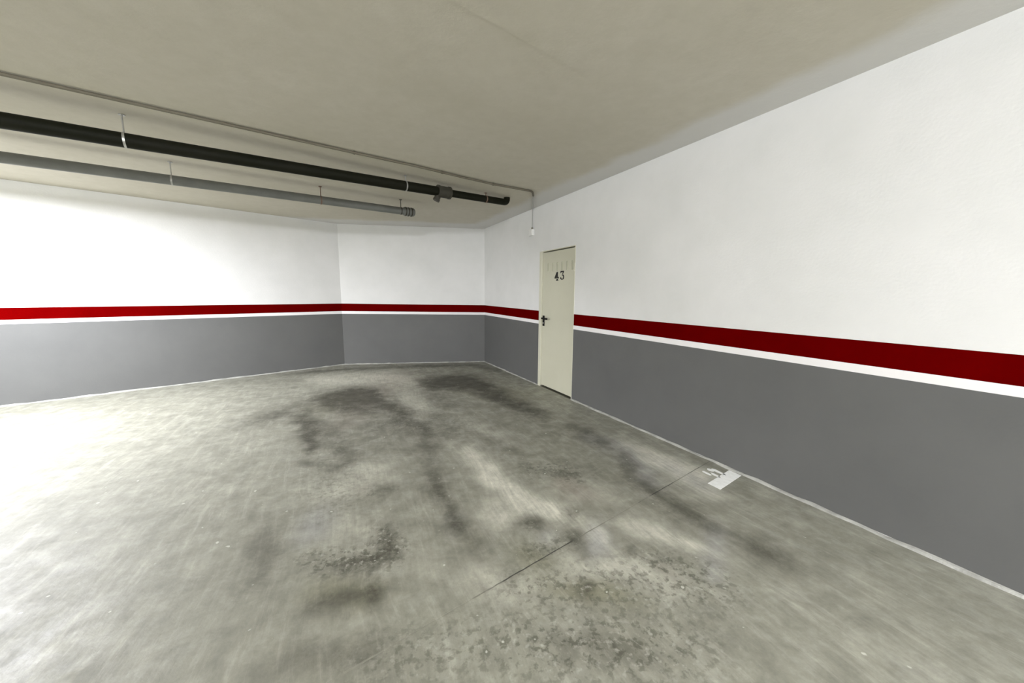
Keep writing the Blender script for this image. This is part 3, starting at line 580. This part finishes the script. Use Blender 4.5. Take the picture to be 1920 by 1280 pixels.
def stain_sheen_field(x, y, blobs, seed):
    am = 0.15 + 0.16 * np.hypot(x, y)
    wx = x + am * 0.22 * fbm(x * 2.2, y * 2.2, seed) + am * 0.14 * fbm(x * 7, y * 7, seed + 9)
    wy = y + am * 0.22 * fbm(x * 2.2, y * 2.2, seed + 20) + am * 0.14 * fbm(x * 7, y * 7, seed + 29)
    keep = np.ones_like(x)
    for s, bx, by, ra, rr in blobs:
        L_ = math.hypot(bx, by)
        ex, ey = bx / L_, by / L_
        dx, dy = wx - bx, wy - by
        q = ((dx * ex + dy * ey) / rr) ** 2 + ((-dx * ey + dy * ex) / ra) ** 2
        keep *= 1 - min(s * 0.85, 0.93) * np.exp(-q * 1.2)
    return 1 - keep


def floor_slab(far):
    """grid in joint-aligned coordinates, fine where the camera looks"""
    us = list(np.arange(-14, -2.5, 0.5)) + list(np.arange(-2.5, 4.6, 0.028)) + list(np.arange(4.6, 16, 0.5))
    if far:
        v = [JOINT + 0.0025] + list(np.arange(JOINT + 0.03, 8.4, 0.028)) + list(np.arange(8.4, 14, 0.5))
    else:
        v = list(np.arange(-12, -0.6, 0.5)) + list(np.arange(-0.6, JOINT - 0.02, 0.028)) + [JOINT - 0.0025]
    uu, vv = np.meshgrid(np.array(us), np.array(v))
    edge = (np.abs(vv - JOINT) < 0.0035)
    jag = 0.003 * np.random.RandomState(5 if far else 6).rand(*uu.shape)
    vv = vv + np.where(edge, jag if far else -jag, 0)
    x = uu * UF.x + vv * VF.x
    y = uu * UF.y + vv * VF.y
    nv, nu = x.shape
    idx = np.arange(nv * nu).reshape(nv, nu)
    faces = np.stack([idx[:-1, :-1], idx[:-1, 1:], idx[1:, 1:], idx[1:, :-1]], -1).reshape(-1, 4)
    # keep only faces inside the room outline
    cxm = x.ravel()[faces].mean(1); cym = y.ravel()[faces].mean(1)
    ins = (((cxm - CX) * nR.x + (cym - CY) * nR.y) > -0.25) & (((cxm - CX) * nB.x + (cym - CY) * nB.y) > -0.25) & \
          (((cxm - KP.x) * nL.x + (cym - KP.y) * nL.y) > -0.25) & (cym > ER.y - TH) & (cxm > EL.x - TH)
    faces = faces[ins]
    used = np.unique(faces)
    remap = -np.ones(nv * nu, int); remap[used] = np.arange(len(used))
    xs, ys = x.ravel()[used], y.ravel()[used]
    faces = remap[faces]
    # joint lip: verts of the joint row dropped to make the side of the cut
    n0 = len(used)
    row = idx[0] if far else idx[-1]
    row = [r for r in row if remap[r] >= 0]
    co = np.zeros((n0 + len(row), 3))
    co[:n0, 0] = xs; co[:n0, 1] = ys
    extra = []
    for k, r in enumerate(row):
        j = remap[r]
        co[n0 + k] = (xs[j], ys[j], -0.0010)
        if k and row[k] == row[k - 1] + 1:
            a, b_ = remap[row[k - 1]], j
            q = (a, b_, n0 + k, n0 + k - 1)
            extra.append(q[::-1] if far else q)
    allf = np.vstack([faces, np.array(extra)]) if extra else faces
    me = bpy.data.meshes.new('slab')
    me.vertices.add(len(co)); me.vertices.foreach_set('co', co.ravel())
    me.loops.add(len(allf) * 4); me.loops.foreach_set('vertex_index', allf.ravel().astype(np.int32))
    me.polygons.add(len(allf)); me.polygons.foreach_set('loop_start', np.arange(0, len(allf) * 4, 4, dtype=np.int32))
    me.update(calc_edges=True)
    me.shade_flat()
    for key, nm, seed in (('D', 'dark', 3), ('L', 'light', 50), ('S', 'speck', 90), ('W', 'warm', 130), ('R', 'red', 170), ('B', 'blue', 210)):
        a = me.attributes.new('stain_' + nm, 'FLOAT', 'POINT')
        a.data.foreach_set('value', stain_sheen_field(co[:, 0], co[:, 1], STAINS_AND_SHEEN[key], seed).astype(np.float32))
    me.materials.append(M['floor'])
    o = bpy.data.objects.new('floor_slab', me)
    COL.objects.link(o)
    o.parent = floor_root
    return o


tag(floor_slab(True), label='far concrete slab with two dark rubber marks')
tag(floor_slab(False), label='near concrete slab, speckled, in front of the joint')

# worn white bay marking by the right wall: one long bar and a few flakes of old paint
LP0 = Vector((1.5146, 2.5883, 0))


def floor_patch(pts, name='white_marking'):
    b_ = bmesh.new()
    prism(b_, [(p.x, p.y) for p in pts], 0.0002, 0.0018)
    return obj(name, b_, 'line_paint', floor_root)


e1 = Vector((0.1481, 0.1080, 0)).normalized()
e2 = dR
tag(floor_patch([LP0, LP0 + e1 * 0.36, LP0 + e1 * 0.36 + e2 * 0.10, LP0 + e2 * 0.10]), label='bright end of a painted bay line')
rnd = random.Random(4)
for cx_, cy_, ra_, rb_ in ((1.648, 2.80, 0.035, 0.02), (1.59, 2.75, 0.05, 0.014), (1.70, 2.77, 0.06, 0.02), (1.645, 2.715, 0.045, 0.016)):
    pts = []
    for k in range(9):
        a = 2 * math.pi * k / 9
        r_ = rnd.uniform(0.7, 1.15)
        pts.append(Vector((cx_, cy_, 0)) + e2 * (math.cos(a) * ra_ * r_) + nR * (math.sin(a) * rb_ * r_))
    tag(floor_patch(pts, 'paint_flake'), label='flake of worn white floor paint')

# ------------------------------------------------------------------ door (local frame: x along the wall towards the camera, -y into the room)
DW = D1 - D0
door = empty('door_1', CORNER + dR * D0, AR - math.pi / 2)
tag(door, kind='structure', label='narrow cream metal door numbered 43 with a black lever handle')
FW, JR, HD = 0.064, 0.012, 0.012     # left jamb, right jamb, head
bm = bmesh.new()
# frame profile: two jambs and head, standing 8 mm proud of the wall
box(bm, 0.0, FW, -0.010, 0.09, 0.0, DZ)
box(bm, DW - JR, DW, -0.004, 0.09, 0.0, DZ)
box(bm, FW, DW - JR, -0.004, 0.09, DZ - HD, DZ)
bevel(bm, 0.0025, 1)
obj('door_frame', bm, 'frame_paint', door)
bm = bmesh.new()
box(bm, FW, DW - JR, 0.10, 0.115, 0.0, DZ - HD)
obj('gap_shade_backing', bm, 'gap_shade', door)
bm = bmesh.new()
box(bm, FW, DW - JR, 0.0, 0.09, 0.0, 0.006)
obj('gap_shade_strip', bm, 'gap_shade', door)
bm = bmesh.new()
LX0, LX1, LZ0, LZ1 = FW + 0.004, DW - JR - 0.010, 0.026, DZ - HD - 0.014
box(bm, LX0, LX1, 0.012, 0.052, LZ0, LZ1)
bevel(bm, 0.003, 2)
leaf = obj('door_leaf', bm, 'door_paint', door)
YF = 0.012
# six vertical louvre slots pressed into the top of the leaf
vent = None
for i in range(6):
    lx = (2.421 + (3.011 - 2.421) * i / 5) - D0
    if vent is None:
        b_ = bmesh.new()
        pts = []
        for k in range(12):
            a = 2 * math.pi * k / 12
            pts.append((0.025 * math.cos(a), 0.050 * (1 if math.sin(a) > 0 else -1) + 0.014 * math.sin(a)))
        lo = [b_.verts.new((px, 0.001, pz)) for px, pz in pts]
        hi = [b_.verts.new((px * 0.55 + 0.001, -0.006, pz * 0.93)) for px, pz in pts]
        b_.faces.new(lo); b_.faces.new(hi[::-1])
        for k in range(12):
            b_.faces.new((lo[k], lo[(k + 1) % 12], hi[(k + 1) % 12], hi[k]))
        vent = obj('louvre', b_, 'louvre_paint', leaf)
        v_ = vent
    else:
        v_ = vent.copy()
        COL.objects.link(v_)
        v_.parent = leaf
    v_.location = (lx, YF - 0.0005, 1.830)


def stencil(name, polys, ox, oz, s, lab):
    b_ = bmesh.new()
    for poly in polys:
        lo = [b_.verts.new((ox + px * s, YF - 0.0012, oz + pz * s)) for px, pz in poly]
        hi = [b_.verts.new((ox + px * s, YF + 0.0005, oz + pz * s)) for px, pz in poly]
        b_.faces.new(lo); b_.faces.new(hi[::-1])
        n = len(poly)
        for k in range(n):
            b_.faces.new((lo[k], lo[(k + 1) % n], hi[(k + 1) % n], hi[k]))
    return tag(obj(name, b_, 'black_ink', leaf), label=lab)


# stencilled digits, unit cell 1 wide x 1.15 high
four = [[(0.46, 1.15), (0.78, 1.15), (0.78, 0.28), (0.54, 0.28), (0.54, 0.40), (0.50, 0.40), (0.50, 0.28), (0.0, 0.28), (0.0, 0.44)],
        [(0.80, 0.48), (1.0, 0.48), (1.0, 0.26), (0.80, 0.26)],
        [(0.48, 0.23), (0.80, 0.23), (0.80, 0.12), (0.92, 0.09), (0.92, -0.02), (0.34, -0.02), (0.34, 0.09), (0.48, 0.12)]]
three = [[(0.06, 1.15), (0.90, 1.15), (0.90, 1.02), (0.66, 0.74), (0.46, 0.74), (0.62, 0.97), (0.24, 0.97), (0.14, 0.84), (0.06, 0.84)],
         [(0.40, 0.68), (0.66, 0.68), (0.86, 0.58), (0.95, 0.40), (0.93, 0.22), (0.82, 0.08), (0.62, 0.0), (0.52, 0.0), (0.52, 0.12), (0.64, 0.18), (0.69, 0.32), (0.66, 0.46), (0.56, 0.54), (0.40, 0.54)],
         [(0.46, 0.0), (0.22, 0.03), (0.06, 0.14), (0.03, 0.28), (0.14, 0.36), (0.27, 0.30), (0.30, 0.17), (0.46, 0.12)]]
stencil('digit', four, 2.592 - D0, 1.632, 0.106, 'black stencilled figure 4')
stencil('digit', three, 2.730 - D0, 1.640, 0.106, 'black stencilled figure 3')

# lever handle: long back plate, rose, lever turned to the right
hx = 2.322 - D0
b_ = bmesh.new()
box(b_, hx - 0.024, hx + 0.024, YF - 0.010, YF, 0.955, 1.115)
bevel(b_, 0.004, 2)
plate = obj('handle_plate', b_, 'black_plastic', leaf)
tag(plate, label='black back plate with keyhole')
b_ = bmesh.new()
tube(b_, arc_path((hx, YF - 0.008, 1.074), (hx, YF - 0.045, 1.074), (hx + 0.155, YF - 0.045, 1.072), 0.018), 0.0125, 12)
tag(obj('lever', b_, 'black_plastic', leaf, True), label='black lever')
b_ = bmesh.new()
tube(b_, [(hx, YF - 0.008, 1.0), (hx, YF - 0.014, 1.0)], 0.012, 12)
tag(obj('lock_cylinder', b_, 'zinc', leaf, True), label='small metal lock cylinder')
# hinges on the right edge
for hz in (0.30, 1.74):
    b_ = bmesh.new()
    tube(b_, [(LX1 + 0.003, -0.002, hz), (LX1 + 0.003, -0.002, hz + 0.11)], 0.006, 10)
    obj('hinge', b_, 'door_paint', door, True)

# ------------------------------------------------------------------ ceiling pipes
def pipe_clamp(parent, c, d, r, mat='zinc'):
    """ring round the pipe with a hanger rod to the slab"""
    b_ = bmesh.new()
    c = Vector(c)
    d = Vector(d).normalized()
    tube(b_, [c - d * 0.007, c + d * 0.007], r + 0.003, 20)
    top_z = HC - c.z
    tube(b_, [c + Vector((0, 0, r)), c + Vector((0, 0, top_z))], 0.005, 8)
    tube(b_, [c + Vector((0, 0, top_z - 0.004)), c + Vector((0, 0, top_z))], 0.02, 10)
    return obj('clamp', b_, mat, parent, True)


def lerp(a, b_, s):
    return Vector(a) * (1 - s) + Vector(b_) * s


# dark drain pipe, from the left to its elbow near the right wall
DA = Vector((-2.02, 3.64, 2.612)); DB = Vector((-0.085, 5.150, 2.690))
ddir = (DB - DA).normalized()
DA2 = DA - ddir * 5.0
dark = empty('drain_pipe', DA2)
tag(dark, 'thick black plastic drain pipe with a tee joint, slung diagonally under the ceiling', 'pipe')


def rel(o, parent):
    """meshes are built in world coordinates; keep them there under a moved Empty"""
    o.matrix_parent_inverse = Matrix.Translation(-Vector(parent.location))
    return o


RD, RD2 = 0.053, 0.043      # the pipe narrows after the tee
bm = bmesh.new()
tube(bm, [DA2, lerp(DA, DB, 0.605)], RD, 24)
tube(bm, arc_path(lerp(DA, DB, 0.605), DB, DB + Vector((0, 0, HC - DB.z - 0.004)), 0.05), RD2, 24)
rel(obj('pipe', bm, 'pipe_dark', dark, True), dark)
for (px, py), mt in (((-1.222, 4.262), 'zinc'), ((-0.36, 4.933), 'rusty')):
    s = (Vector((px, py, 0)) - Vector((DA.x, DA.y, 0))).length / (Vector((DB.x, DB.y, 0)) - Vector((DA.x, DA.y, 0))).length
    rel(pipe_clamp(dark, lerp(DA, DB, s), ddir, RD if s < 0.6 else RD2, mt), dark)
for k in (1.2, 3.0):
    rel(pipe_clamp(dark, DA - ddir * k, ddir, RD, 'zinc'), dark)
# tee with an inspection branch
tc = lerp(DA, DB, 0.607)
b_ = bmesh.new()
tube(b_, [tc - ddir * 0.07, tc + ddir * 0.07], RD + 0.014, 24)
tube(b_, [tc - ddir * 0.085, tc - ddir * 0.06], RD + 0.020, 24)
tube(b_, [tc + ddir * 0.06, tc + ddir * 0.085], RD + 0.020, 24)
tee = rel(obj('tee_fitting', b_, 'tee_grey', dark, True), dark)
tag(tee, label='brownish grey tee joint')
side = Vector((-ddir.x * 0.35 - 0.1, -ddir.y * 0.35 + 0.12, -0.85)).normalized()
b_ = bmesh.new()
bc = tc - ddir * 0.05
tube(b_, [bc, bc + side * 0.105], 0.036, 18)
tube(b_, [bc + side * 0.095, bc + side * 0.12], 0.041, 18)
rel(obj('branch_cap', b_, 'tee_grey', dark, True), dark)

# grey pipe, shorter, near the far wall
GA = Vector((-2.64, 4.73, 2.590)); GB = Vector((-1.475, 5.655, 2.600))
GA = Vector((-2.572, 4.595, 2.590)); GB = Vector((-1.440, 5.425, 2.604))
gdir = (GB - GA).normalized()
GA2 = GA - gdir * 3.6
grey = empty('grey_pipe', GA2)
tag(grey, 'grey plastic pipe with a socketed blunt end, slung under the ceiling near the far wall', 'pipe')
RG = 0.049
bm = bmesh.new()
tube(bm, [GA2, GB - gdir * 0.05], RG, 24)
rel(obj('pipe', bm, 'pipe_grey', grey, True), grey)
b_ = bmesh.new()
tube(b_, [GB - gdir * 0.16, GB - gdir * 0.155, GB - gdir * 0.02, GB], [RG + 0.004, RG + 0.010, RG + 0.010, RG - 0.006], 24)
rel(tag(obj('end_socket', b_, 'pipe_grey', grey, True), label='wider grey end socket'), grey)
for k in (0.135, 0.095, 0.05):
    b_ = bmesh.new()
    tube(b_, [GB - gdir * (k + 0.007), GB - gdir * (k - 0.007)], RG + 0.014, 24)
    rel(tag(obj('seal_ring', b_, 'tee_grey', grey, True), label='dark ring on the socket'), grey)
for k, mt in ((0.20, 'tee_grey'), (1.22, 'rusty'), (2.6, 'zinc')):
    rel(pipe_clamp(grey, GB - gdir * k, gdir, RG, mt), grey)

# conduit: along the ceiling, turning to the right wall, then down to the box
def on_wall(t, k, z):
    return CORNER + dR * t + nR * k + Vector((0, 0, z))


CZ = HC - 0.014
cpts = [(-4.6, 1.30), (-1.83, 3.33), (-1.50, 3.57), (-1.00, 3.92), (-0.55, 4.28), (-0.24, 4.51)]
cond = empty('cable_conduit', Vector((-4.6, 1.30, CZ)))
tag(cond, 'thin cable conduit run across the ceiling and down the wall to the switch box', 'conduit')
bend = Vector((0.25, 4.80, CZ))
wtop = on_wall(1.966, 0.010, CZ)
path = [Vector((x, y, CZ)) for x, y in cpts]
path = path[:-1] + arc_path(path[-1], bend, bend + Vector((0.02, 0.2, 0)), 0.07)
b_ = bmesh.new()
tube(b_, path, 0.012, 10)
rel(obj('ceiling_run', b_, 'conduit', cond, True), cond)
b_ = bmesh.new()
tube(b_, arc_path(bend + Vector((0.02, 0.2, 0)), wtop, on_wall(1.968, 0.010, 2.46), 0.04), 0.0085, 10)
tag(rel(obj('wall_run', b_, 'conduit_pale', cond, True), cond), label='pale painted conduit')
for i, q in enumerate(((-3.2, 2.326), (-1.50, 3.57), (-0.775, 4.10), (-0.24, 4.51))):
    b_ = bmesh.new()
    c = Vector((q[0], q[1], CZ))
    dd = Vector((0.8, 0.6, 0))
    tube(b_, [c - dd * 0.008, c + dd * 0.008], 0.0165, 10)
    rel(obj('saddle_clip', b_, 'conduit', cond, True), cond)

# white surface box above the door
sw = empty('switch_box', on_wall(1.968, 0, 2.345), AR - math.pi / 2)
tag(sw, 'small white surface box high on the wall above the cream door', 'switch')
b_ = bmesh.new()
box(b_, -0.052, 0.052, -0.045, 0.0, 0.0, 0.098)
bevel(b_, 0.005, 2)
obj('box_body', b_, 'switch_white', sw)
b_ = bmesh.new()
box(b_, -0.038, 0.038, -0.050, -0.043, 0.014, 0.084)
bevel(b_, 0.002, 1)
obj('cover', b_, 'switch_white', sw)
b_ = bmesh.new()
tube(b_, [(0, -0.013, 0.095), (0, -0.013, 0.125)], 0.014, 12)
tag(obj('cable_gland', b_, 'conduit', sw, True), label='grey cable gland')
